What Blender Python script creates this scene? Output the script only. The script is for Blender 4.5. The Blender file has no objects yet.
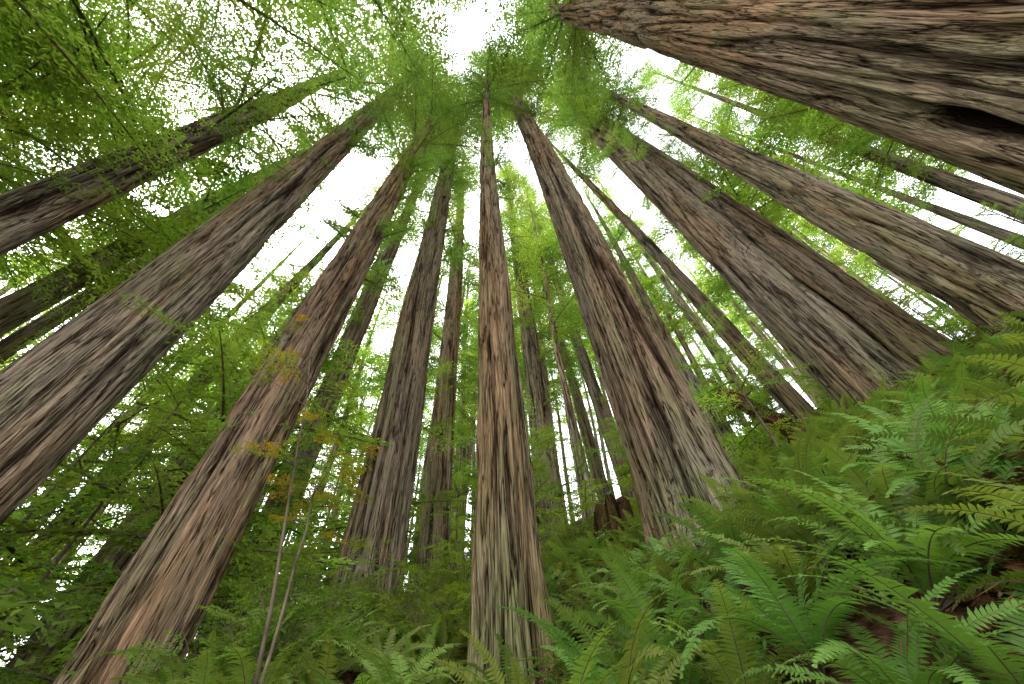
import bpy, math, time, numpy as np
from mathutils import Matrix, Vector
rng=np.random.default_rng(11)
scene=bpy.context.scene
COL=scene.collection

# ------------------------------------------------------------------ helpers
def hash3(i,j,k,s):
    n=(i*374761393+j*668265263+k*2147483647+s*974711)&0xffffffff
    n=((n^(n>>13))*1274126177)&0xffffffff
    n=(n^(n>>16))&0xffff
    return n/65535.0
def vnoise(x,y,z,s=0):
    xi=np.floor(x).astype(np.int64); yi=np.floor(y).astype(np.int64); zi=np.floor(z).astype(np.int64)
    fx=x-xi; fy=y-yi; fz=z-zi
    fx=fx*fx*(3-2*fx); fy=fy*fy*(3-2*fy); fz=fz*fz*(3-2*fz)
    r=0
    for a in (0,1):
        wx=fx if a else 1-fx
        for b in (0,1):
            wy=fy if b else 1-fy
            for c in (0,1):
                wz=fz if c else 1-fz
                r=r+wx*wy*wz*hash3(xi+a,yi+b,zi+c,s)
    return r
def sstep(a): a=np.clip(a,0,1); return a*a*(3-2*a)
def make_mesh(name,verts,faces,mats=(),smooth=False,matidx=None):
    if not isinstance(faces,list): faces=[faces]
    me=bpy.data.meshes.new(name)
    verts=np.asarray(verts,dtype=np.float32)
    me.vertices.add(len(verts)); me.vertices.foreach_set("co",verts.ravel())
    loops=np.concatenate([f.ravel() for f in faces]).astype(np.int32)
    tot=np.concatenate([np.full(len(f),f.shape[1]) for f in faces]).astype(np.int32)
    st=np.concatenate([[0],np.cumsum(tot)[:-1]]).astype(np.int32)
    me.loops.add(len(loops)); me.loops.foreach_set("vertex_index",loops)
    me.polygons.add(len(tot)); me.polygons.foreach_set("loop_start",st); me.polygons.foreach_set("loop_total",tot)
    if matidx is not None: me.polygons.foreach_set("material_index",np.asarray(matidx,dtype=np.int32))
    me.update(calc_edges=True)
    me.polygons.foreach_set("use_smooth",np.full(len(me.polygons),smooth))
    for m in mats: me.materials.append(m)
    return me
def obj(name,me,parent=None):
    o=bpy.data.objects.new(name,me); COL.objects.link(o)
    if parent: o.parent=parent
    return o
def add_attr(me,name,data):
    a=me.attributes.new(name,'FLOAT','POINT'); a.data.foreach_set('value',np.asarray(data,dtype=np.float32))
def add_vattr(me,name,data):
    a=me.attributes.new(name,'FLOAT_VECTOR','POINT'); a.data.foreach_set('vector',np.asarray(data,dtype=np.float32).ravel())
def hfun(x,y):
    x=np.asarray(x,float); y=np.asarray(y,float)
    u=0.30*x+0.28*y+0.009*np.clip(x,0,14)**2
    u=np.where(u>0,70*np.tanh(u/70),60*np.tanh(u/60))
    n=0.5*(vnoise(x*.35,y*.35,x*0,3)-.5)+0.22*(vnoise(x*1.1,y*1.1,x*0,4)-.5)+1.6*(vnoise(x*.07+5,y*.07,x*0,5)-.5)*np.clip(np.hypot(x,y)/15,0,1)
    dip=-.35*np.exp(-((x+.1)**2+(y-4.8)**2)/2.)-.45*np.exp(-((x-3.2)**2+(y-6.3)**2)/3.5)
    bump=.7*np.exp(-((x+2.6)**2+(y-5.0)**2)/3)+.6*np.exp(-((x+4.)**2+(y-8.4)**2)/5)
    return u+n+dip+bump
def H0(x,y): return float(hfun(np.array([x]),np.array([y]))[0])

# ------------------------------------------------------------------ materials
def newmat(name):
    m=bpy.data.materials.new(name); m.use_nodes=True
    nt=m.node_tree; nt.nodes.clear()
    return m,nt,nt.nodes,nt.links
def ramp(n,stops,interp='LINEAR'):
    r=n.new('ShaderNodeValToRGB'); cr=r.color_ramp; cr.interpolation=interp
    while len(cr.elements)<len(stops): cr.elements.new(0.5)
    for e,(p,c) in zip(cr.elements,stops):
        e.position=p; e.color=(c[0],c[1],c[2],1)
    return r
def bark_material(name,ridge,furrow,scale=1.0,fibre=True):
    m,nt,n,l=newmat(name)
    out=n.new('ShaderNodeOutputMaterial'); b=n.new('ShaderNodeBsdfDiffuse'); l.new(b.outputs[0],out.inputs[0])
    b.inputs['Roughness'].default_value=.5
    tc=n.new('ShaderNodeTexCoord')
    def noise(s,det,dist=0.,rough=.55):
        q=n.new('ShaderNodeMapping'); q.inputs['Scale'].default_value=s; l.new(tc.outputs['Object'],q.inputs[0])
        t=n.new('ShaderNodeTexNoise'); t.inputs['Scale'].default_value=1; t.inputs['Detail'].default_value=det; t.inputs['Distortion'].default_value=dist; t.inputs['Roughness'].default_value=rough
        l.new(q.outputs[0],t.inputs[0]); return t.outputs[0]
    def math_(op,a,b_=None,c=None):
        q=n.new('ShaderNodeMath'); q.operation=op
        for i,v in enumerate((a,b_,c)):
            if v is None: continue
            if isinstance(v,(int,float)): q.inputs[i].default_value=v
            else: l.new(v,q.inputs[i])
        return q.outputs[0]
    def crack(s,det,width,dist=0):
        a=math_('ABSOLUTE',math_('SUBTRACT',noise(s,det,dist),.5))
        return math_('SMOOTH_MIN',math_('DIVIDE',a,width),1.0,.25)
    k=scale
    c2=crack((10.5*k,10.5*k,.5*k),2,.06)
    h=c2
    if fibre:
        c3=crack((30*k,30*k,1.7*k),3,.095)
        h=math_('MULTIPLY_ADD',c2,.55,math_('MULTIPLY',c3,.45))
    at=n.new('ShaderNodeAttribute'); at.attribute_name='ridge'
    col=math_('MULTIPLY',h,math_('MULTIPLY_ADD',at.outputs['Fac'],1.0,.12))
    r=ramp(n,[(.10,furrow),(.36,[.42*x+.58*y for x,y in zip(ridge,furrow)]),(.62,ridge),(1,[min(1,c*1.35) for c in ridge])]); l.new(col,r.inputs[0])
    tn=n.new('ShaderNodeAttribute'); tn.attribute_name='tone'
    mx=n.new('ShaderNodeMix'); mx.data_type='RGBA'; mx.blend_type='MULTIPLY'; mx.inputs[0].default_value=1
    l.new(r.outputs[0],mx.inputs[6]); l.new(tn.outputs['Color'],mx.inputs[7])
    l.new(mx.outputs[2],b.inputs['Color'])
    bp=n.new('ShaderNodeBump'); bp.inputs['Strength'].default_value=1; bp.inputs['Distance'].default_value=.045/k
    l.new(h,bp.inputs['Height']); l.new(bp.outputs[0],b.inputs['Normal'])
    return m
def leaf_material(name,col,trans,tint='INSTANCER',tw=.5,gloss=False):
    m,nt,n,l=newmat(name)
    out=n.new('ShaderNodeOutputMaterial')
    d=n.new('ShaderNodeBsdfDiffuse')
    if gloss: d=n.new('ShaderNodeBsdfPrincipled'); d.inputs['Roughness'].default_value=.42; d.inputs['Specular IOR Level'].default_value=.3
    t=n.new('ShaderNodeBsdfTranslucent'); ms=n.new('ShaderNodeMixShader'); ms.inputs[0].default_value=tw
    l.new(d.outputs[0],ms.inputs[1]); l.new(t.outputs[0],ms.inputs[2]); l.new(ms.outputs[0],out.inputs[0])
    def mul(src,c):
        q=n.new('ShaderNodeVectorMath'); q.operation='MULTIPLY'; l.new(src,q.inputs[0]); q.inputs[1].default_value=c; return q.outputs[0]
    if tint:
        at=n.new('ShaderNodeAttribute'); at.attribute_type=tint; at.attribute_name='tint'; src=at.outputs['Vector']
    else:
        oi=n.new('ShaderNodeObjectInfo'); rr=ramp(n,[(0,(.45,.45,.45)),(1,(1.5,1.4,1.3))]); l.new(oi.outputs['Random'],rr.inputs[0]); src=rr.outputs[0]
    l.new(mul(src,col),d.inputs[0]); l.new(mul(src,[a*b for a,b in zip(col,trans)]),t.inputs[0])
    return m
def plain(name,c):
    m,nt,n,l=newmat(name)
    out=n.new('ShaderNodeOutputMaterial'); b=n.new('ShaderNodeBsdfDiffuse'); l.new(b.outputs[0],out.inputs[0])
    g=n.new('ShaderNodeNewGeometry'); ns=n.new('ShaderNodeTexNoise'); ns.inputs['Scale'].default_value=6; ns.inputs['Detail'].default_value=1; l.new(g.outputs['Position'],ns.inputs[0])
    r=ramp(n,[(.3,[x*.55 for x in c]),(.7,[x*1.3 for x in c])]); l.new(ns.outputs[0],r.inputs[0]); l.new(r.outputs[0],b.inputs[0])
    return m
M_bark=bark_material('redwood_bark',(.305,.258,.200),(.018,.012,.009))
M_barkfar=bark_material('distant_bark_painted_haze',(.34,.29,.225),(.06,.045,.034),scale=.6,fibre=False)  # paler than the near bark: aerial haze painted into the colour
M_snag=bark_material('rotten_redwood',(.20,.11,.07),(.03,.014,.008),scale=1.2)
M_twig=plain('branch_wood',(.15,.115,.085))
M_needle=leaf_material('conifer_needles',(.128,.185,.042),(2.0,2.1,1.2),tint='GEOMETRY')
M_fern=leaf_material('fern_green',(.130,.225,.040),(1.6,1.6,.9),tw=.35,gloss=True)
M_ferndead=leaf_material('fern_dead',(.155,.078,.04),(1.2,1.0,.8),tint=None,tw=.2)
M_leaf=leaf_material('broad_leaves',(.130,.195,.036),(1.8,1.8,.9))
M_litter=leaf_material('leaf_litter',(.16,.088,.048),(1,1,1),tint=None,tw=.05)

m,nt,n,l=newmat('forest_floor')
out=n.new('ShaderNodeOutputMaterial'); b=n.new('ShaderNodeBsdfDiffuse'); l.new(b.outputs[0],out.inputs[0])
g=n.new('ShaderNodeNewGeometry')
na=n.new('ShaderNodeTexNoise'); na.inputs['Scale'].default_value=14; na.inputs['Detail'].default_value=5; l.new(g.outputs['Position'],na.inputs[0])
nb=n.new('ShaderNodeTexNoise'); nb.inputs['Scale'].default_value=.7; nb.inputs['Detail'].default_value=3; l.new(g.outputs['Position'],nb.inputs[0])
ra=ramp(n,[(.3,(.03,.016,.01)),(.5,(.09,.048,.028)),(.7,(.18,.10,.06))]); l.new(na.outputs[0],ra.inputs[0])
rb=ramp(n,[(.5,(0,0,0)),(.6,(1,1,1))]); l.new(nb.outputs[0],rb.inputs[0])
mx=n.new('ShaderNodeMix'); mx.data_type='RGBA'; l.new(rb.outputs[0],mx.inputs[0]); l.new(ra.outputs[0],mx.inputs[6]); mx.inputs[7].default_value=(.05,.075,.018,1)
l.new(mx.outputs[2],b.inputs[0])
bp=n.new('ShaderNodeBump'); bp.inputs['Strength'].default_value=1; bp.inputs['Distance'].default_value=.05; l.new(na.outputs[0],bp.inputs['Height']); l.new(bp.outputs[0],b.inputs['Normal'])
M_floor=m

# ------------------------------------------------------------------ terrain: one sheet
t=np.linspace(-1,1,381); ax=np.sign(t)*(np.abs(t)*22+np.abs(t)**5*780)
gx,gy=np.meshgrid(ax,ax); gz=hfun(gx,gy)
N=len(ax); idx=np.arange(N*N).reshape(N,N)
f=np.stack([idx[:-1,:-1],idx[:-1,1:],idx[1:,1:],idx[1:,:-1]],-1).reshape(-1,4)
obj('ground',make_mesh('ground',np.stack([gx,gy,gz],-1).reshape(-1,3),f,[M_floor],True))

# ------------------------------------------------------------------ trunks
def trunk_arrays(Htot,zr,nseg,nring,seed,flare=.45,twist=0.05,amp=.035,ridge_w=.13,below=1.2,lean_noise=.15,scar=None,tone=(1,1,1),algae=.5,jag=0):
    s=np.linspace(0,1,nring)
    z=-below+(Htot+below)*((0.35*s+0.65*s**2.3) if Htot>12 else s)
    th=np.linspace(0,2*np.pi,nseg,endpoint=False)
    Z,TH=np.meshgrid(z,th,indexing='ij')
    Rr=zr(Z)
    ph=rng.uniform(0,6.28,4)
    lob=.5+.5*np.sin(TH*5+ph[0]+.5*np.sin(TH*2+ph[1]))
    Rr=Rr*(1+flare*np.exp(-np.clip(Z+.3,0,None)/.9)*(.55+.75*lob))
    Rr=Rr*(1+.05*np.sin(3*TH+ph[2]+Z*.12)+.035*np.sin(5*TH+ph[3]-Z*.2))
    tt=TH+twist*Z+.10*(vnoise(np.cos(TH)*2,np.sin(TH)*2,Z*.5,seed+9)-.5)
    cx=Rr*np.cos(tt); cy=Rr*np.sin(tt)
    w=1/ridge_w
    n1=vnoise(cx*w,cy*w,Z*.30,seed); n2=vnoise(cx*w*.5,cy*w*.5,Z*.18,seed+1); n3=vnoise(cx*w*2.2,cy*w*2.2,Z*.9,seed+2)
    rid=sstep(np.abs(2*n1-1)/.36); rid2=sstep(np.abs(2*n2-1)/.28)
    ridge=.5*rid+.35*rid2+.15*n3
    k=np.clip(Rr/.5,.25,1.3)
    Rd=Rr+amp*k*(ridge-.55)*2
    if scar is not None:
        sz,sth,sh,sw=scar
        dth=(TH-sth+np.pi)%(2*np.pi)-np.pi
        rag=.6+.8*vnoise(cx*6,cy*6,Z*2,seed+12)
        q=np.exp(-(((Z-sz)/sh)**2+(dth/sw)**2)*rag*1.3)
        Rd=Rd-.25*q; ridge=ridge-1.2*q
    if jag:
        top=Htot-jag*vnoise(np.cos(TH)*3,np.sin(TH)*3,TH*0,seed+8)
        Z=np.minimum(Z,top); Rd=np.where(Z>=top-1e-6,Rd*.6,Rd)
    off=lean_noise*(np.sin(Z*.13+ph[0])-np.sin(ph[0]))*np.clip(Z/10,0,1)
    off2=lean_noise*(np.sin(Z*.1+ph[1])-np.sin(ph[1]))*np.clip(Z/10,0,1)
    V=np.stack([Rd*np.cos(TH)+off,Rd*np.sin(TH)+off2,Z],-1).reshape(-1,3)
    a1=sstep((vnoise(cx*1.3,cy*1.3,Z*.2,seed+3)*.6+vnoise(cx*5,cy*5,Z*.4,seed+4)*.4-.38)/.3)[...,None]
    a2=(sstep((vnoise(cx*2,cy*2,Z*.5,seed+5)*.55+vnoise(cx*7,cy*7,Z*1.6,seed+6)*.45-.46)/.2)*np.clip(ridge,0,1))[...,None]*algae
    a3=(.84+.32*vnoise(cx*9,cy*9,Z*.4,seed+7))[...,None]
    C=np.array(tone)*(1+a1*(np.array([1.0,.86,.74])-1))*a3
    C=C*(1-a2)+np.array([.68,.86,.58])*a2
    ms=(np.exp(-np.clip(Z,0,None)/1.6)*sstep((vnoise(cx*3,cy*3,Z*1.5,seed+11)-.3)/.3))[...,None]*.65
    C=C*(1-ms)+np.array([.36,.56,.15])*ms
    idx=np.arange(nring*nseg).reshape(nring,nseg); nx=np.roll(idx,-1,1)
    F=np.stack([idx[:-1],nx[:-1],nx[1:],idx[1:]],-1).reshape(-1,4)
    return V,F,ridge.reshape(-1),C.reshape(-1,3)
def tubes(paths,sides=5):
    V=[];F=[];o=0
    for p,r in paths:
        p=np.asarray(p,float); r=np.asarray(r,float); k=len(p)
        d=np.gradient(p,axis=0); d/=np.linalg.norm(d,axis=1)[:,None]+1e-9
        ref=np.where(np.abs(d[:,2:3])>.9,[[1.,0,0]],[[0,0,1.]])
        u=np.cross(d,ref); u/=np.linalg.norm(u,axis=1)[:,None]+1e-9; v=np.cross(d,u)
        a=np.arange(sides)*2*np.pi/sides
        ring=p[:,None,:]+r[:,None,None]*(np.cos(a)[None,:,None]*u[:,None,:]+np.sin(a)[None,:,None]*v[:,None,:])
        V.append(ring.reshape(-1,3)); idx=np.arange(k*sides).reshape(k,sides)+o; nx=np.roll(idx,-1,1)
        F.append(np.stack([idx[:-1],nx[:-1],nx[1:],idx[1:]],-1).reshape(-1,4)); o+=k*sides
    return np.concatenate(V),np.concatenate(F)

# ------------------------------------------------------------------ conifer limb templates (triangular leaf-sized flecks), copied into real crown meshes
def limb_template(seed,nside,step,leaf,lw):
    r=np.random.default_rng(seed); T=[]
    def droop(x): return -.16*x**2.2
    def put(p,d,L,W):
        nrm=np.array([0,0,1.])+r.normal(0,.4,3); s=np.cross(nrm,d); s/=np.linalg.norm(s)+1e-9
        q=r.uniform(.3,.6)
        T.append([p-s*W*.5+d*L*.1,p+d*L,p+s*W*.5+d*L*q])
    for i in range(nside):
        u=.1+.9*(i+r.uniform(0,.7))/nside
        for sg in (-1,1):
            if r.random()<.12: continue
            a=sg*r.uniform(.75,1.15); L=(.42*(1-u)**.65*min(1,.35+u*2.5)+.06)*r.uniform(.65,1.2)
            d=np.array([math.cos(a),math.sin(a),r.normal(0,.15)]); p=np.array([u,0,droop(u)])
            k=max(2,int(L/step))
            for j in range(k+1):
                v=j/k; pt=p+d*L*v+np.array([0,0,-.35*L*v*v])+r.normal(0,.006,3)
                for s2 in (-1,1):
                    if r.random()<.08: continue
                    b=a+s2*r.uniform(.5,1.2); dd=np.array([math.cos(b),math.sin(b),r.normal(-.15,.3)])
                    put(pt,dd,leaf*r.uniform(.6,1.3)*(1.1-.4*v),lw*r.uniform(.7,1.3))
    for j in range(int(.9/step)):
        u=.1+.9*j*step/.9
        for sg in (-1,1):
            b=sg*r.uniform(.4,1.1); put(np.array([u,0,droop(u)]),np.array([math.cos(b),math.sin(b),r.normal(-.1,.2)]),leaf*r.uniform(.7,1.2),lw)
    return np.array(T)
TN=[limb_template(20+i,16,.027,.037,.016) for i in range(5)]
TM=[limb_template(30+i,11,.042,.062,.032) for i in range(5)]
TF=[limb_template(40+i,8,.07,.105,.06) for i in range(5)]
def eulmat(rx,ry,rz):
    cx,sx,cy,sy,cz,sz=np.cos(rx),np.sin(rx),np.cos(ry),np.sin(ry),np.cos(rz),np.sin(rz)
    return np.array([[cz*cy,cz*sy*sx-sz*cx,cz*sy*cx+sz*sx],[sz*cy,sz*sy*sx+cz*cx,sz*sy*cx-cz*sx],[-sy,cy*sx,cy*cx]])
def crown(axis,z0,z1,R,nlimb,tmpls,tint,acc,limbs,up=.1,tv=.35,shape=.7,azr=None,twigs=1,minprof=.4):
    for i in range(nlimb):
        u=(i+rng.random())/nlimb; z=z0+(z1-z0)*u**1.05
        prof=min(1,minprof+u*3)*(1-u)**shape+.12
        L=R*prof*rng.uniform(.5,1.25)
        az=rng.uniform(0,2*np.pi) if azr is None else rng.uniform(*azr)
        a=up+rng.uniform(-.35,.25)+u*.45
        x,y=axis(z)
        Rm=eulmat(rng.normal(0,.3),-a,az); p0=np.array([x,y,z])
        s=np.linspace(0,1,5); path=np.column_stack([s,0*s,-.16*s**2.2])*L@Rm.T+p0
        rad=.008+.010*L; limbs.append((path,np.linspace(rad,rad*.25,5)))
        tl=np.array(tint)*rng.uniform(1-tv,1+tv)*np.array([rng.uniform(.8,1.15),1,rng.uniform(.8,1.3)])
        T=tmpls[rng.integers(len(tmpls))]
        V=(T.reshape(-1,3)*[L,L*rng.uniform(.85,1.3),L])@Rm.T+p0
        acc[0].append(V); acc[1].append(np.tile(tl,(len(V),1)))
        for q in range(twigs):
            sg=rng.choice([-1,1]); v=rng.uniform(.15,.7); pp=p0+(np.array([v,0,-.16*v**2.2])*L)@Rm.T
            R2=eulmat(rng.normal(0,.4),-a+rng.uniform(-.3,.5),az+sg*rng.uniform(.4,1.3)); T=tmpls[rng.integers(len(tmpls))]; T=T[rng.random(len(T))<.75]
            L2=L*rng.uniform(.4,.7); V=(T.reshape(-1,3)*L2)@R2.T+pp
            acc[0].append(V); acc[1].append(np.tile(tl*rng.uniform(.75,1.2),(len(V),1)))
def new_acc(): return ([],[])
NT=[0]
def foliage(name,acc,parent,mat=None):
    V=np.concatenate(acc[0]); T=np.concatenate(acc[1]); F=np.arange(len(V)).reshape(-1,3); NT[0]+=len(F)
    T=T*np.repeat(rng.uniform(.88,1.12,len(F)),3)[:,None]
    me=make_mesh(name,V,F,[mat or M_needle]); add_vattr(me,'tint',T)
    return obj(name,me,parent)

# ------------------------------------------------------------------ broadleaf spray, fern, litter sources (instanced)
def quad_leaf(base,dirv,nrm,L,W,shape='needle'):
    side=np.cross(nrm,dirv); side/=np.linalg.norm(side)+1e-9
    if shape=='needle':
        return [base-side*W*.25,base+dirv*L*.5-side*W*.5,base+dirv*L,base+dirv*L*.5+side*W*.5]
    return [base,base+dirv*L*.45-side*W*.5-nrm*L*.06,base+dirv*L,base+dirv*L*.45+side*W*.5-nrm*L*.06]
def spray_mesh(name,seed,mat,nside=6,leaf=.085,lw=.05,step=.07,droop=.2):
    r=np.random.default_rng(seed); V=[];paths=[]
    def twig(p0,d,L,rad,depth):
        nn=max(3,int(L/step)); pts=[];p=p0.copy();dd=d.copy()
        for i in range(nn+1):
            pts.append(p.copy()); dd=dd+np.array([0,0,-droop*step*1.4])+r.normal(0,.05,3)*[1,1,.5]; dd/=np.linalg.norm(dd); p=p+dd*L/nn
        pts=np.array(pts); pp=pts[::2] if len(pts)>4 else pts
        paths.append((pp,np.linspace(rad,rad*.3,len(pp))))
        for i in range(1 if depth else 2,len(pts)):
            t=pts[i]-pts[i-1]; t/=np.linalg.norm(t)+1e-9
            for sgn in (-1,1):
                if r.random()<.12: continue
                ang=sgn*r.uniform(.75,1.15); c,s=math.cos(ang),math.sin(ang)
                sd=np.cross([0,0,1.],t); sd/=np.linalg.norm(sd)+1e-9
                dv=t*c+sd*s+np.array([0,0,r.normal(-.08,.15)]); dv/=np.linalg.norm(dv)
                nrm2=np.array([0,0,1.])+r.normal(0,.45,3); nrm2/=np.linalg.norm(nrm2)
                V.append(quad_leaf(pts[i],dv,nrm2,leaf*r.uniform(.6,1.3),lw*r.uniform(.7,1.2),'leaf'))
        return pts
    main=twig(np.zeros(3),np.array([1,0,.12]),1.0,.008,0)
    for i in range(nside):
        u=(i+.8)/nside; k=min(int(u*len(main)),len(main)-2); t=main[k+1]-main[k]; t/=np.linalg.norm(t)
        for sgn in (-1,1):
            if r.random()<.1: continue
            a=sgn*r.uniform(.7,1.05); d=np.array([t[0]*math.cos(a)-t[1]*math.sin(a),t[0]*math.sin(a)+t[1]*math.cos(a),t[2]+r.normal(0,.08)])
            twig(main[k],d,(.42*(1-u)**.7+.07)*r.uniform(.7,1.15),.004,1)
    V=np.array(V).reshape(-1,3); F=np.arange(len(V)).reshape(-1,4)
    tv,tf=tubes(paths,3)
    me=make_mesh(name,np.concatenate([V,tv]),np.concatenate([F,tf+len(V)]),[mat,M_twig],False,np.concatenate([np.zeros(len(F)),np.ones(len(tf))]))
    return bpy.data.objects.new(name,me)
BRD=[spray_mesh('broadleaf_spray_%d'%i,40+i,M_leaf) for i in range(3)]
def fern_mesh(name,seed,mat,nf=17,flat=0.0,pn=34,thick=.44):
    r=np.random.default_rng(seed); V=[];Q=[];paths=[]
    for k in range(nf):
        az=2*np.pi*(k+r.uniform(-.3,.3))/nf; L=r.uniform(.75,1.15); up=r.uniform(.75,1.35)*(1-flat)
        e=np.array([math.cos(az),math.sin(az),0]); sd=np.array([-math.sin(az),math.cos(az),0])
        P=[];p=np.zeros(3);a=up; lead=max(3,int(pn*.2)); NS=pn+lead; bend=r.uniform(-.4,.4)/NS; curl=r.uniform(1.0,1.5)
        for i in range(NS+1):
            P.append(p.copy()); a-=curl/NS*(.4+1.5*i/NS)*(1-flat*.6)
            e=e*math.cos(bend)+sd*math.sin(bend); e/=np.linalg.norm(e); sd=np.array([-e[1],e[0],0])
            p=p+(e*math.cos(a)+np.array([0,0,1])*math.sin(a))*L/NS
        P=np.array(P); paths.append((P[::3],np.linspace(.005,.0012,len(P[::3]))))
        roll=r.normal(0,.25)
        for i in range(lead,NS):
            u=(i-lead)/(NS-lead); w=L*.115*min(1,.45+u*3.5)*(1-u**2.2)**.9+.004
            t=P[i+1]-P[i]; t/=np.linalg.norm(t); sd=np.cross([0,0,1.],t); sd/=np.linalg.norm(sd)+1e-9
            nrm=np.cross(t,sd)
            if nrm[2]<0: nrm=-nrm
            s2=sd*math.cos(roll)+nrm*math.sin(roll); n2=np.cross(t,s2); n2=n2*np.sign(n2[2]+1e-6)
            for sg in (-1,1):
                if r.random()<.03: continue
                d=s2*sg*math.cos(.22)+t*math.sin(.22)+n2*r.normal(.12,.1); d/=np.linalg.norm(d)
                ww=L/NS*thick; b0=P[i]; w1=w*r.uniform(.9,1.08)
                pts=[b0-t*ww,b0+t*ww, b0+d*w1*.5+t*ww*.95+n2*w1*.03,b0+d*w1*.5-t*ww*.85+n2*w1*.03, b0+d*w1-n2*w1*.12+t*ww*.3]
                o=len(V); V+=pts; Q.append([o,o+1,o+2,o+3]); Q.append([o+3,o+2,o+4,o+4])
    Q=np.array(Q); q4=Q[::2]; q3=Q[1::2,:3]
    tv,tf=tubes(paths,4); V=np.array(V)
    mi=np.concatenate([np.zeros(len(q4)),np.ones(len(tf)),np.zeros(len(q3))])
    me=make_mesh(name,np.concatenate([V,tv]),[np.concatenate([q4,tf+len(V)]),q3],[mat,M_twig],False,mi)
    return bpy.data.objects.new(name,me)
FRN=[fern_mesh('sword_fern_%d'%i,60+i,M_fern,nf=14+i) for i in range(4)]
FRL=[fern_mesh('sword_fern_far_%d'%i,65+i,M_fern,nf=12+i,pn=18) for i in range(3)]
FRD=[fern_mesh('dead_fern_%d'%i,70+i,M_ferndead,nf=8,flat=.6,pn=30) for i in range(2)]
def litter_mesh(name,seed):
    r=np.random.default_rng(seed); n_=160; V=[]
    for i in range(n_):
        p=np.array([*r.normal(0,.45,2),r.uniform(.005,.05)]); a=r.uniform(0,6.28); d=np.array([math.cos(a),math.sin(a),r.normal(0,.2)])
        nr=np.array([0,0,1.])+r.normal(0,.35,3)
        if r.random()<.5: V.append(quad_leaf(p,d,nr,r.uniform(.1,.3),r.uniform(.006,.012)))
        else: V.append(quad_leaf(p,d,nr,r.uniform(.03,.07),r.uniform(.015,.03),'leaf'))
    V=np.array(V).reshape(-1,3)
    return bpy.data.objects.new(name,make_mesh(name,V,np.arange(len(V)).reshape(-1,4),[M_litter]))
LIT=[litter_mesh('litter_%d'%i,80+i) for i in range(3)]
def scatter_group(name,sources):
    ng=bpy.data.node_groups.new(name,'GeometryNodeTree')
    ng.interface.new_socket('Geometry',in_out='INPUT',socket_type='NodeSocketGeometry')
    ng.interface.new_socket('Geometry',in_out='OUTPUT',socket_type='NodeSocketGeometry')
    n=ng.nodes; l=ng.links
    gi=n.new('NodeGroupInput'); go=n.new('NodeGroupOutput')
    j=n.new('GeometryNodeJoinGeometry')
    for s in sources:
        oi=n.new('GeometryNodeObjectInfo'); oi.inputs['Object'].default_value=s
        g2=n.new('GeometryNodeGeometryToInstance'); l.new(oi.outputs['Geometry'],g2.inputs[0]); l.new(g2.outputs[0],j.inputs[0])
    m2p=n.new('GeometryNodeMeshToPoints'); l.new(gi.outputs[0],m2p.inputs[0])
    ip=n.new('GeometryNodeInstanceOnPoints'); l.new(m2p.outputs[0],ip.inputs['Points']); l.new(j.outputs[0],ip.inputs['Instance'])
    ip.inputs['Pick Instance'].default_value=True
    def attr(nm,t):
        a=n.new('GeometryNodeInputNamedAttribute'); a.data_type=t; a.inputs['Name'].default_value=nm; return a.outputs['Attribute']
    l.new(attr('idx','INT'),ip.inputs['Instance Index'])
    l.new(attr('rot','FLOAT_VECTOR'),ip.inputs['Rotation'])
    l.new(attr('scl','FLOAT_VECTOR'),ip.inputs['Scale'])
    l.new(ip.outputs[0],go.inputs[0])
    return ng
G_brd=scatter_group('broadleaf_scatter',BRD)
G_frn=scatter_group('fern_scatter',FRN); G_frl=scatter_group('far_fern_scatter',FRL); G_frd=scatter_group('dead_fern_scatter',FRD); G_lit=scatter_group('litter_scatter',LIT)
def scatter(name,group,P,ROT,S,TINT,nidx,parent=None):
    P=np.asarray(P,dtype=np.float32); me=bpy.data.meshes.new(name); me.vertices.add(len(P)); me.vertices.foreach_set('co',P.ravel())
    S=np.asarray(S,dtype=np.float32)
    if S.ndim==1: S=np.repeat(S[:,None],3,1)
    for nm,d in (('rot',ROT),('scl',S),('tint',TINT)): add_vattr(me,nm,d)
    a=me.attributes.new('idx','INT','POINT'); a.data.foreach_set('value',rng.integers(0,nidx,len(P)).astype(np.int32))
    o=obj(name,me,parent); md=o.modifiers.new('scatter','NODES'); md.node_group=group
    return o

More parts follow.
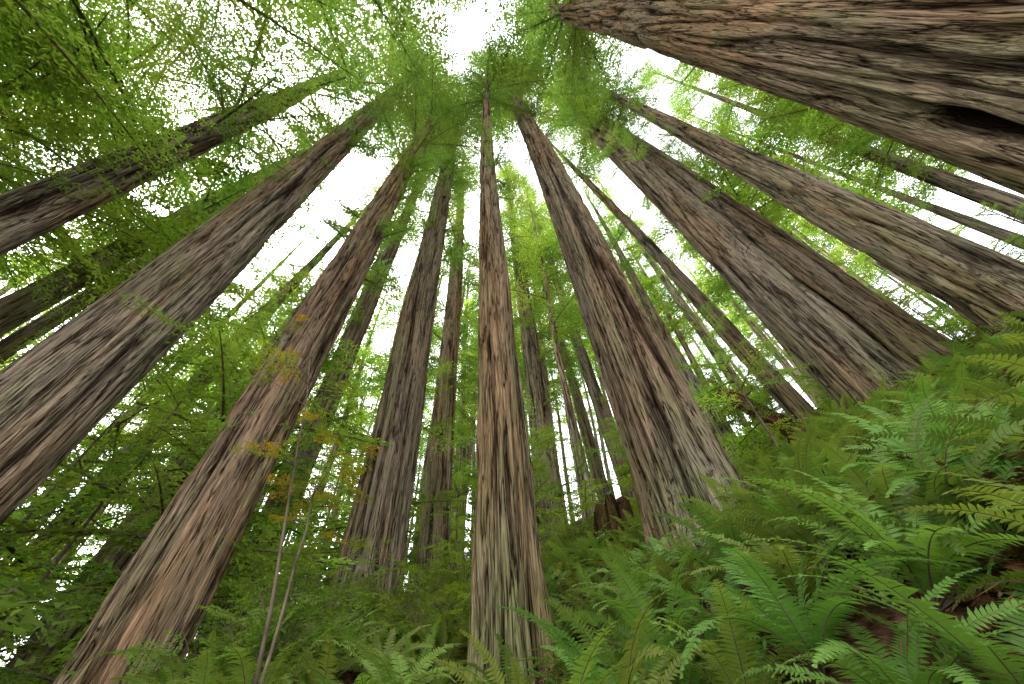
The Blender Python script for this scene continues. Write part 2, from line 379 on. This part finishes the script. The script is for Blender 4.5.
# main redwoods: low centre, radius ; high centre, radius (metres, z measured from eye height)
TR=dict(
A=((-10.65,2.77,7.42,.38),(-10.64,2.8,17.96,.41)),
B1=((-15.83,6.19,8.8,.35),(-15.58,6.79,17.6,.38)),
B2=((-18.34,7.98,9.3,.25),(-18.13,8.45,17.9,.30)),
C=((-8.73,4.88,3.3,.74),(-8.66,5.01,28.2,.50)),
D0=((-21.4,14.74,5.0,.23),(-21.2,15,11.1,.24)),
D1=((-17.6,13.2,3.0,.36),(-16.8,14.2,17.5,.38)),
D2=((-11.86,10.74,1.0,.5),(-11.42,11.2,11.4,.40)),
E=((-6.04,6.67,.3,.60),(-5.91,6.79,14.0,.56)),
E2=((-8.6,12.29,5,.46),(-8.5,12.35,20.5,.42)),
F=((-4.04,10.23,2.5,.78),(-4.76,9.92,35.7,.48)),
F2=((-4.15,17.52,4.8,.68),(-4.85,17.33,27.5,.58)),
G=((-.27,5.19,1.18,.40),(-.62,5.16,28.2,.25)),
H=((1.57,19.94,6.8,.8),(1.32,19.96,29,.6)),
I=((7.0,22.95,9.4,.5),(5.42,23.38,40,.4)),
I2=((6.3,27.3,11.3,.46),(5.4,27.5,31,.35)),
J=((3.26,6.75,1.5,.86),(1.74,7.3,53.5,.48)),
K=((9.63,10.16,5,.30),(8.03,11.47,27.5,.26)),
L1=((10.19,8.2,4.8,.84),(9.54,8.83,26,.76)),
L2=((12.16,8.05,6,.68),(11.62,8.68,24.5,.64)),
M=((11.78,5.49,5.6,.65),(11.07,6.82,42.4,.22)),
N1=((20.9,6.85,12.5,.34),(20.86,6.99,30.7,.2)),
N2=((26.2,9.79,14.6,.26),(26.08,10.2,22.9,.16)),
O=((5.95,.75,4.66,.98),(5.96,.69,25.5,.68)),
P=((-7.2,-2.6,2.0,.45),(-7.1,-2.6,26,.35)),
Q=((-2.6,-4.6,1.0,.6),(-2.6,-4.5,30,.4)),
)
CAMZ=1.4
# height, crown start, crown radius, limbs
CR=dict(A=(42,17,5,68),B1=(48,18,4.6,58),B2=(48,17,4.4,54),C=(66,33,5.6,92),D0=(40,13,3.8,46),D1=(48,16,3.8,52),D2=(56,23,3.6,52),
E=(62,22,4.6,86),E2=(60,21,3.6,56),F=(66,30,5.2,90),F2=(62,23,4.8,80),G=(60,31,4.4,72),H=(62,23,5.0,84),I=(62,25,4.6,74),I2=(58,20,4.4,70),
J=(72,40,5.0,90),K=(50,26,2.4,36),L1=(62,31,5,82),L2=(54,26,4,60),M=(66,31,4.8,76),N1=(52,24,4,52),N2=(48,19,4,48),O=(62,31,6.5,86),P=(54,22,5.6,76),Q=(66,31,7.0,90))
sprouts=dict(E=(12,23,1.1,13),L1=(15,32,1.2,14),C=(18,34,1.1,10),F=(16,32,1.1,12),J=(22,40,1.0,8),E2=(8,20,1.4,10),D2=(8,22,1.3,10),M=(18,30,1.0,6),G=(14,30,.7,7),F2=(10,22,1.5,9),H=(9,22,1.6,9))
spots=[]
tones={'L1':(1.06,1.05,1.04),'E':(1.06,.92,.80),'F':(.95,.91,.88),'J':(1.06,1.04,1.03),'O':(1.0,.92,.82),'G':(.95,.87,.80),'H':(1.15,1.1,1.05),'F2':(1.2,1.1,1.0)}
cnt=0
for key,(lo,hi) in TR.items():
    lo=np.array(lo); hi=np.array(hi); lo[2]+=CAMZ; hi[2]+=CAMZ
    dz=hi[2]-lo[2]; sx=(hi[0]-lo[0])/dz; sy=(hi[1]-lo[1])/dz
    z=lo[2]
    for _ in range(6):
        bx=lo[0]+sx*(z-lo[2]); by=lo[1]+sy*(z-lo[2]); z=H0(bx,by)
    bz=z; Ht,cz,cr_,nl=CR[key]
    h1=lo[2]-bz; h2=hi[2]-bz; r1,r2=lo[3],hi[3]
    def rad(Z,h1=h1,h2=h2,r1=r1,r2=r2,Ht=Ht):
        s=max((r1-r2)/max(1,(h2-h1)),.004)
        r=r2+np.clip(h2-Z,0,None)*s
        r=np.where(Z>h2,r2*np.clip((Ht-Z)/max(1,Ht-h2),0,1)**.65,r)
        return np.clip(np.minimum(r,r1*1.1),.03,None)
    dist=math.hypot(lo[0],lo[1]); near=dist<16
    nseg=int(np.clip(2*np.pi*r1/.02*min(1,9/dist),56,320)); nring=int(np.clip(400*min(1,12/dist),120,400))
    cnt+=1
    sc=(2.75,2.75,.40,.12) if key=='O' else None
    tn=np.array(tones.get(key,(rng.uniform(.95,1.12),)*3))*np.array([1,rng.uniform(.96,1),rng.uniform(.93,1)])
    V,F,rg,cc=trunk_arrays(Ht,rad,nseg,nring,100+cnt*7,flare=.28 if r1>.45 else .25,twist=rng.uniform(-.03,.03),amp=.06 if near else .035,ridge_w=.145 if near else .2,lean_noise=.06,scar=sc,tone=tn,algae=.5)
    e=bpy.data.objects.new('redwood_tree',None); COL.objects.link(e); e.location=(bx,by,bz)
    ax_=Vector((sx,sy,1)).normalized(); e.rotation_mode='QUATERNION'; e.rotation_quaternion=Vector((0,0,1)).rotation_difference(ax_)
    me=make_mesh('trunk',V,F,[M_bark],True); add_attr(me,'ridge',rg); add_vattr(me,'tone',cc)
    o=obj('trunk',me,e)
    acc=new_acc(); limbs=[]
    yt=np.array([.98,1.0,1.0]) if dist<13 else np.array([1.1,1.1,1.0])
    crown(lambda z:(0,0),cz,Ht-.3,cr_,nl,TN if cz/dist<3 and dist<13 and key!='P' else TM,yt,acc,limbs,twigs=1,shape=.5)
    if key in sprouts:
        a,b_,c_,d_=sprouts[key]
        for i in range(d_):
            zz=rng.uniform(a,b_); aa=rng.uniform(0,6.28); r0=float(rad(np.array([zz]))[0])*.9
            crown(lambda z:(math.cos(aa)*r0,math.sin(aa)*r0),zz,zz+.4,c_+.5,3,TM,yt*1.1,acc,limbs,twigs=0,shape=.2,azr=(aa-.7,aa+.7))
    for i in range(int(rng.integers(4,9))):
        zz=rng.uniform(7,cz+4); a=rng.uniform(0,6.28); L=rng.uniform(.3,1.1); r0=float(rad(np.array([zz]))[0])
        p0=np.array([math.cos(a)*r0*.9,math.sin(a)*r0*.9,zz]); d=np.array([math.cos(a),math.sin(a),rng.uniform(-.4,.2)])
        limbs.append((np.array([p0,p0+d*L*.5,p0+d*L+[rng.normal(0,.1),rng.normal(0,.1),-.1*L]]),np.array([.022,.014,.005])))
    bv,bf=tubes(limbs,4); obj('branches',make_mesh('branches',bv,bf,[M_twig],True),e)
    foliage('foliage',acc,e)
    spots.append((bx,by,r1+.8))
n1=NT[0]
# ------------------------------------------------------------------ understory hemlocks with bright foliage
def small_tree(name,x,y,Ht,cz,R,nl,tint,tm,r0=.16,up=.1,shape=.5,parent=None):
    zb=H0(x,y); e=bpy.data.objects.new(name,None); COL.objects.link(e); e.location=(x,y,zb)
    V,F,rg,cc=trunk_arrays(Ht,lambda Z:np.clip(r0*np.clip(1-Z/Ht,0,1)**.8,.015,None),28,70,int(rng.integers(1000)),flare=.3,amp=.012,ridge_w=.08,lean_noise=.12)
    me=make_mesh('trunk',V,F,[M_barkfar],True); add_attr(me,'ridge',rg); add_vattr(me,'tone',cc); obj('trunk',me,e)
    acc=new_acc(); limbs=[]; crown(lambda z:(0,0),cz,Ht-.2,R,nl,tm,tint,acc,limbs,up=up,shape=shape,twigs=2)
    bv,bf=tubes(limbs,4); obj('branches',make_mesh('branches',bv,bf,[M_twig],True),e)
    foliage('foliage',acc,e)
YG=np.array([1.35,1.3,1.0])
for (x,y,Ht,cz,R,nl) in [(-8.8,-1.5,30,12,4.8,60),(-13.5,-2.5,28,11,5,58),(-12.5,1.1,28,12,4.4,58),(-15.2,4.1,30,14,4.6,48),(-18,.5,30,11,5,58),
                         (-13.6,7.7,26,12,3.6,34),(-21,11.6,30,10,4.6,46),(15,9.5,26,10,4.2,52),(19,4.2,26,8,4.6,58),(18,14,30,10,4.4,54),(25,7.2,26,7,4.6,54),(14,1.8,26,9,4.2,52)]:
    small_tree('hemlock_tree',x,y,Ht,cz,R,nl,YG*rng.uniform(.95,1.2),TN if math.hypot(x,y)<13 else TM,r0=.11)
n2=NT[0]
# ------------------------------------------------------------------ distant forest: one trunks mesh + one foliage mesh
e=bpy.data.objects.new('distant_redwood_trees',None); COL.objects.link(e)
VV=[];FF=[];RG=[];CC=[];off=0;acc=new_acc();limbs=[];pl=[(s[0],s[1]) for s in spots]
tries=0;n_t=0
while n_t<185 and tries<9000:
    tries+=1
    az=rng.uniform(-1.65,1.6) if rng.random()<.7 else rng.uniform(-.9,.6); d=18+58*rng.random()**.8
    x,y=d*math.sin(az),d*math.cos(az)
    if any((x-p[0])**2+(y-p[1])**2<(2.4 if d<40 else 2.9)**2 for p in pl): continue
    pl.append((x,y)); n_t+=1
    zb=H0(x,y); Ht=rng.uniform(30,58); r0=rng.uniform(.2,.55)*(.6+.4*Ht/50)
    if d<22: r0=min(r0,.26)
    V,F,rg,cc=trunk_arrays(Ht,lambda Z:np.clip(r0*(1-np.clip(Z,0,Ht)/Ht)**.6,.03,None),24,56,int(rng.integers(1000)),flare=.4,amp=.03,ridge_w=.25,lean_noise=.25,tone=(rng.uniform(1.0,1.45),)*3)  # tone lifted at random, painting distance haze into far trunk colour
    lx,ly=rng.normal(0,.02,2); V[:,0]+=x+lx*V[:,2]; V[:,1]+=y+ly*V[:,2]; V[:,2]+=zb
    VV.append(V);FF.append(F+off);RG.append(rg);CC.append(cc);off+=len(V)
    c0=zb+Ht*rng.uniform(.14,.5)
    tint=np.array([1.3,1.25,1.05])*rng.uniform(.85,1.45) if rng.random()<.7 else np.array([.95,1.05,1.1])*rng.uniform(.85,1.2)
    crown(lambda z:(x+lx*(z-zb),y+ly*(z-zb)),c0,zb+Ht,rng.uniform(2.9,4.8),int(27+Ht*.44),TM if d<28 else TF,tint,acc,limbs,twigs=1,shape=.5)
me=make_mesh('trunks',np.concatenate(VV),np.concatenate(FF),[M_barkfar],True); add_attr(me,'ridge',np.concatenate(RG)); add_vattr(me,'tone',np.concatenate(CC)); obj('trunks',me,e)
bv,bf=tubes(limbs,3); obj('branches',make_mesh('branches',bv,bf,[M_twig],True),e)
foliage('foliage',acc,e)
n3=NT[0]
acc=new_acc();limbs=[];n_t=0
e=bpy.data.objects.new('understory_saplings',None); COL.objects.link(e)
while n_t<115:
    az=rng.uniform(-1.5,1.35) if rng.random()<.75 else rng.uniform(-1.3,-.3); d=10+30*rng.random(); x,y=d*math.sin(az),d*math.cos(az)
    if any((x-s[0])**2+(y-s[1])**2<1.4**2 for s in spots) or (8<x<13 and y<8): continue
    n_t+=1; zb=H0(x,y); Ht=rng.uniform(4,11)*(1.35 if x<-4 else .8)
    limbs.append((np.array([[x,y,zb-.3],[x+rng.normal(0,.1),y,zb+Ht*.5],[x,y,zb+Ht]]),np.array([.05,.035,.008])))
    crown(lambda z:(x,y),zb+Ht*.12,zb+Ht,Ht*.24+.5,26,TM if d<20 else TF,np.array([1.3,1.25,1.0])*rng.uniform(.85,1.45),acc,limbs,twigs=1)
bv,bf=tubes(limbs,4); obj('stems',make_mesh('stems',bv,bf,[M_twig],True),e); foliage('foliage',acc,e)
print('leaf tris',n1,n2,n3,NT[0])

# ------------------------------------------------------------------ stump and broken snag
def deadwood(name,x,y,Ht,r,lean,jag,tone):
    zb=H0(x,y); V,F,rg,cc=trunk_arrays(Ht,lambda Z:r*(1-.12*np.clip(Z,0,Ht)/Ht),120,70,int(rng.integers(1000)),flare=.35,amp=.045,ridge_w=.12,below=.8,lean_noise=0,tone=tone,algae=.7,jag=jag)
    c=len(V); V=np.vstack([V,[[0,0,Ht-jag-.15]]]); top=np.arange(c-120,c); F3=np.column_stack([top,np.roll(top,-1),np.full(120,c)])
    e=bpy.data.objects.new(name,None); COL.objects.link(e); e.location=(x,y,zb); e.rotation_euler=lean
    me=make_mesh('wood',V,[F,F3],[M_snag],True); add_attr(me,'ridge',np.append(rg,.2)); add_vattr(me,'tone',np.vstack([cc,cc[-1:]])); obj('wood',me,e)
deadwood('tree_stump',2.1,8.9,1.2,.45,(0,.05,0),.5,(.5,.5,.5))
deadwood('broken_snag',10.1,11.0,4.2,.30,(-.25,-.5,0),1.2,(1.2,1.05,1.0))
deadwood('tree_stump',7.2,8.3,.9,.3,(0,.1,0),.4,(.7,.7,.7))

# ------------------------------------------------------------------ ferns, shrubs, litter
def ground_pts(n,xr,yr,dmin=1.7,clear=True,dens=None,sp=0):
    P=[];t=0
    while len(P)<n and t<n*60:
        t+=1
        x=rng.uniform(*xr); y=rng.uniform(*yr)
        if math.hypot(x,y)<dmin+(.45 if x>.8 else 0)*(dmin>1.5): continue
        if dens is not None and rng.random()>dens(x,y): continue
        if clear and any((x-s[0])**2+(y-s[1])**2<(s[2]*.75)**2 for s in spots): continue
        if sp and any((x-p[0])**2+(y-p[1])**2<sp*sp for p in P): continue
        P.append((x,y))
    P=np.array(P); return np.column_stack([P,hfun(P[:,0],P[:,1])])
def lie(P,j=.1):
    sx=.3+.018*np.clip(P[:,0],0,14); sy=.28
    return np.column_stack([np.full(len(P),math.atan(sy)*.6)+rng.normal(0,j,len(P)),-np.arctan(sx)*.6+rng.normal(0,j,len(P)),rng.uniform(0,6.28,len(P))])
def dead_zone(x,y):   # dry, litter-covered gully on the right and a patch higher up the bank
    return math.exp(-((x-3.8)**2+(y-1.8)**2)/1.3)+.7*math.exp(-((x-6.2)**2+(y-4.3)**2)/1.4)
def nd(x,y): return 1-.6*min(1,dead_zone(x,y))
P=ground_pts(370,(-5,9),(0,9),2.0,sp=.38,dens=nd)
tn=np.ones((len(P),3))*rng.uniform(.75,1.4,(len(P),1)); tn[:,0]*=rng.uniform(.8,1.45,len(P))
scatter('sword_fern_patch',G_frn,P,lie(P,.18),rng.uniform(.6,1.15,len(P)),tn,4)
P=ground_pts(640,(-10,22),(-1,26),7.5,dens=lambda x,y: (1 if x>-1 else .7)*math.exp(-max(0,math.hypot(x,y)-8)/12))
tn=np.ones((len(P),3))*rng.uniform(.9,1.5,(len(P),1)); tn[:,0]*=rng.uniform(.9,1.5,len(P))
scatter('sword_fern_patch',G_frl,P,lie(P,.15),rng.uniform(.7,1.15,len(P)),tn,3)
P=ground_pts(100,(-3,9),(0,8),2.4,dens=lambda x,y:min(1,dead_zone(x,y)+.08)); scatter('dead_fern_patch',G_frd,P+[0,0,.05],lie(P,.12),rng.uniform(.4,.75,len(P)),np.ones((len(P),3)),2)
P=ground_pts(450,(-4,10),(-1,10),1.0,clear=False); scatter('leaf_litter',G_lit,P,lie(P,.05),rng.uniform(.7,1.3,len(P)),np.ones((len(P),3)),3)
def shrub(name,x,y,h,r,n,tint,ls=.45):
    zb=H0(x,y); e=bpy.data.objects.new(name,None); COL.objects.link(e); e.location=(x,y,zb-.05)
    acc=([],[],[],[]); limbs=[]
    for i in range(n):
        a=rng.uniform(0,6.28); t_=rng.uniform(0,1)**.6; L=h*rng.uniform(.55,1.1)
        end=np.array([math.cos(a)*r*t_,math.sin(a)*r*t_,L*(1-.35*t_)]); k=5; s=np.linspace(0,1,k)[:,None]
        pts=end*np.column_stack([s**1.4,s**1.4,s**.8])+rng.normal(0,.03,(k,3))*s; limbs.append((pts,np.linspace(.012,.004,k)))
        for q in range(4):
            w=rng.uniform(.3,1); pp=end*np.array([w**1.4,w**1.4,w**.8])
            acc[0].append(pp);acc[1].append((rng.normal(0,.4),rng.uniform(-.6,.4),a+rng.normal(0,.9)));sc=ls*rng.uniform(.6,1.3);acc[2].append((sc,)*3);acc[3].append(np.array(tint)*rng.uniform(.75,1.35))
    bv,bf=tubes(limbs,5); obj('stems',make_mesh('stems',bv,bf,[M_twig],True),e)
    scatter('leaves',G_brd,acc[0],acc[1],acc[2],acc[3],3,e)
for (x,y,h,r,n,tt) in [(-2.9,5.1,1.2,1.0,36,(1,1.1,.9)),(-3.9,5.6,1.6,1.0,36,(.9,1.05,.9)),(-3.3,6.5,1.7,1.1,40,(1.1,1.15,.9)),(-1.6,6.6,1.2,.9,30,(1.4,1.3,.8)),(-2.7,7.9,1.9,1.2,40,(1.2,1.2,.9)),(-4.6,8.0,2.2,1.3,42,(1,1.1,.9)),
    (-1.3,8.4,1.7,1.1,34,(1.4,1.3,.9)),(1.3,9.6,1.6,1.1,34,(1.4,1.35,.9)),(-5.8,11.2,2.6,1.7,44,(1.1,1.1,1)),(3.2,10.6,1.8,1.2,34,(1.4,1.3,.8)),(-.6,11.5,2.2,1.5,38,(1.2,1.2,1)),
    (6.2,9.4,1.4,1.1,34,(1.3,1.3,.9)),(5.5,12.5,2.2,1.6,38,(1.3,1.3,.9)),(13.5,8,1.6,1.2,34,(1.4,1.4,.9)),(-8.5,9,2.8,1.7,40,(1,1.1,1)),(-6.9,8.2,2.4,1.3,38,(1.1,1.15,1))]:
    shrub('huckleberry_shrub',x,y,h,r,n,tt)
# leaning vine maple with thin pale stems and turning leaves
def vine_maple(x,y,tips,nb=18):
    zb=H0(x,y); e=bpy.data.objects.new('vine_maple',None); COL.objects.link(e); e.location=(x,y,zb)
    limbs=[];acc=([],[],[],[])
    for tip in tips:
        tip=np.array(tip)-np.array([x,y,zb]); s=np.linspace(0,1,9)[:,None]
        pts=tip*np.hstack([s**1.3,s**1.3,s])+np.cumsum(rng.normal(0,.04,(9,3)),0)*s; limbs.append((pts,np.linspace(.02,.006,9)))
        for i in range(nb):
            w=rng.uniform(.55,1)*8; q=min(int(w),7); pp=pts[q]*(1-w+q)+pts[q+1]*(w-q); a=rng.uniform(0,6.28); L=rng.uniform(.2,.65)
            d=np.array([math.cos(a),math.sin(a),rng.uniform(-.1,.5)]); limbs.append((np.array([pp,pp+d*L*.5,pp+d*L+[0,0,-.05]]),np.array([.007,.004,.002])))
            for k in range(2):
                v=rng.uniform(.4,1); acc[0].append(pp+d*L*v); acc[1].append((rng.normal(0,.3),rng.uniform(-.2,.4),a+rng.normal(0,.6))); sc=rng.uniform(.2,.42); acc[2].append((sc,)*3)
                acc[3].append(np.array([2.6,1.1,.6]) if rng.random()<.35 else np.array([1.7,1.35,.8])*rng.uniform(.7,1.2))
    bv,bf=tubes(limbs,5); obj('stems',make_mesh('stems',bv,bf,[M_twig],True),e)
    scatter('leaves',G_brd,acc[0],acc[1],acc[2],acc[3],3,e)
vine_maple(-2.3,4.0,[(-3.3,3.5,5.2),(-2.7,4.4,3.9)])

# ------------------------------------------------------------------ camera, world, sun
cam=bpy.data.cameras.new('camera'); co=bpy.data.objects.new('camera',cam); COL.objects.link(co); scene.camera=co
cam.sensor_width=36; cam.lens=12; cam.clip_start=.05; cam.clip_end=3000
fwd=Vector((0,.7033661,.7108278)); up0=Vector((0,-.7108278,.7033661))
roll=math.atan2(-0.0458195,0.7018721); rt=Vector((1,0,0))
right=(rt*math.cos(roll)+up0*math.sin(roll)); upv=(up0*math.cos(roll)-rt*math.sin(roll))
co.matrix_world=Matrix(((right.x,upv.x,-fwd.x,0),(right.y,upv.y,-fwd.y,0),(right.z,upv.z,-fwd.z,CAMZ),(0,0,0,1)))
w=bpy.data.worlds.new('World'); scene.world=w; w.use_nodes=True; nt=w.node_tree; n=nt.nodes; l=nt.links; n.clear()
out=n.new('ShaderNodeOutputWorld'); bg=n.new('ShaderNodeBackground'); l.new(bg.outputs[0],out.inputs[0])
sk=n.new('ShaderNodeTexSky'); sk.sky_type='NISHITA'; sk.sun_disc=False; sk.sun_elevation=math.radians(58); sk.sun_rotation=math.radians(-60); sk.dust_density=3; sk.air_density=1.5
hs=n.new('ShaderNodeHueSaturation'); hs.inputs['Saturation'].default_value=.12; hs.inputs['Value'].default_value=6.6; l.new(sk.outputs[0],hs.inputs['Color'])
l.new(hs.outputs[0],bg.inputs[0]); bg.inputs[1].default_value=.15
sl=bpy.data.lights.new('sun','SUN'); sl.energy=1.5; sl.angle=math.radians(15); sl.color=(1,.96,.88); so=bpy.data.objects.new('sun',sl); COL.objects.link(so)
az,el=math.radians(-60),math.radians(58)
dv=Vector((math.sin(az)*math.cos(el),math.cos(az)*math.cos(el),math.sin(el))); so.rotation_mode='QUATERNION'; so.rotation_quaternion=dv.to_track_quat('Z','Y'); so.location=(0,0,60)
scene.view_settings.view_transform='Standard'; scene.view_settings.look='None'; scene.view_settings.exposure=0
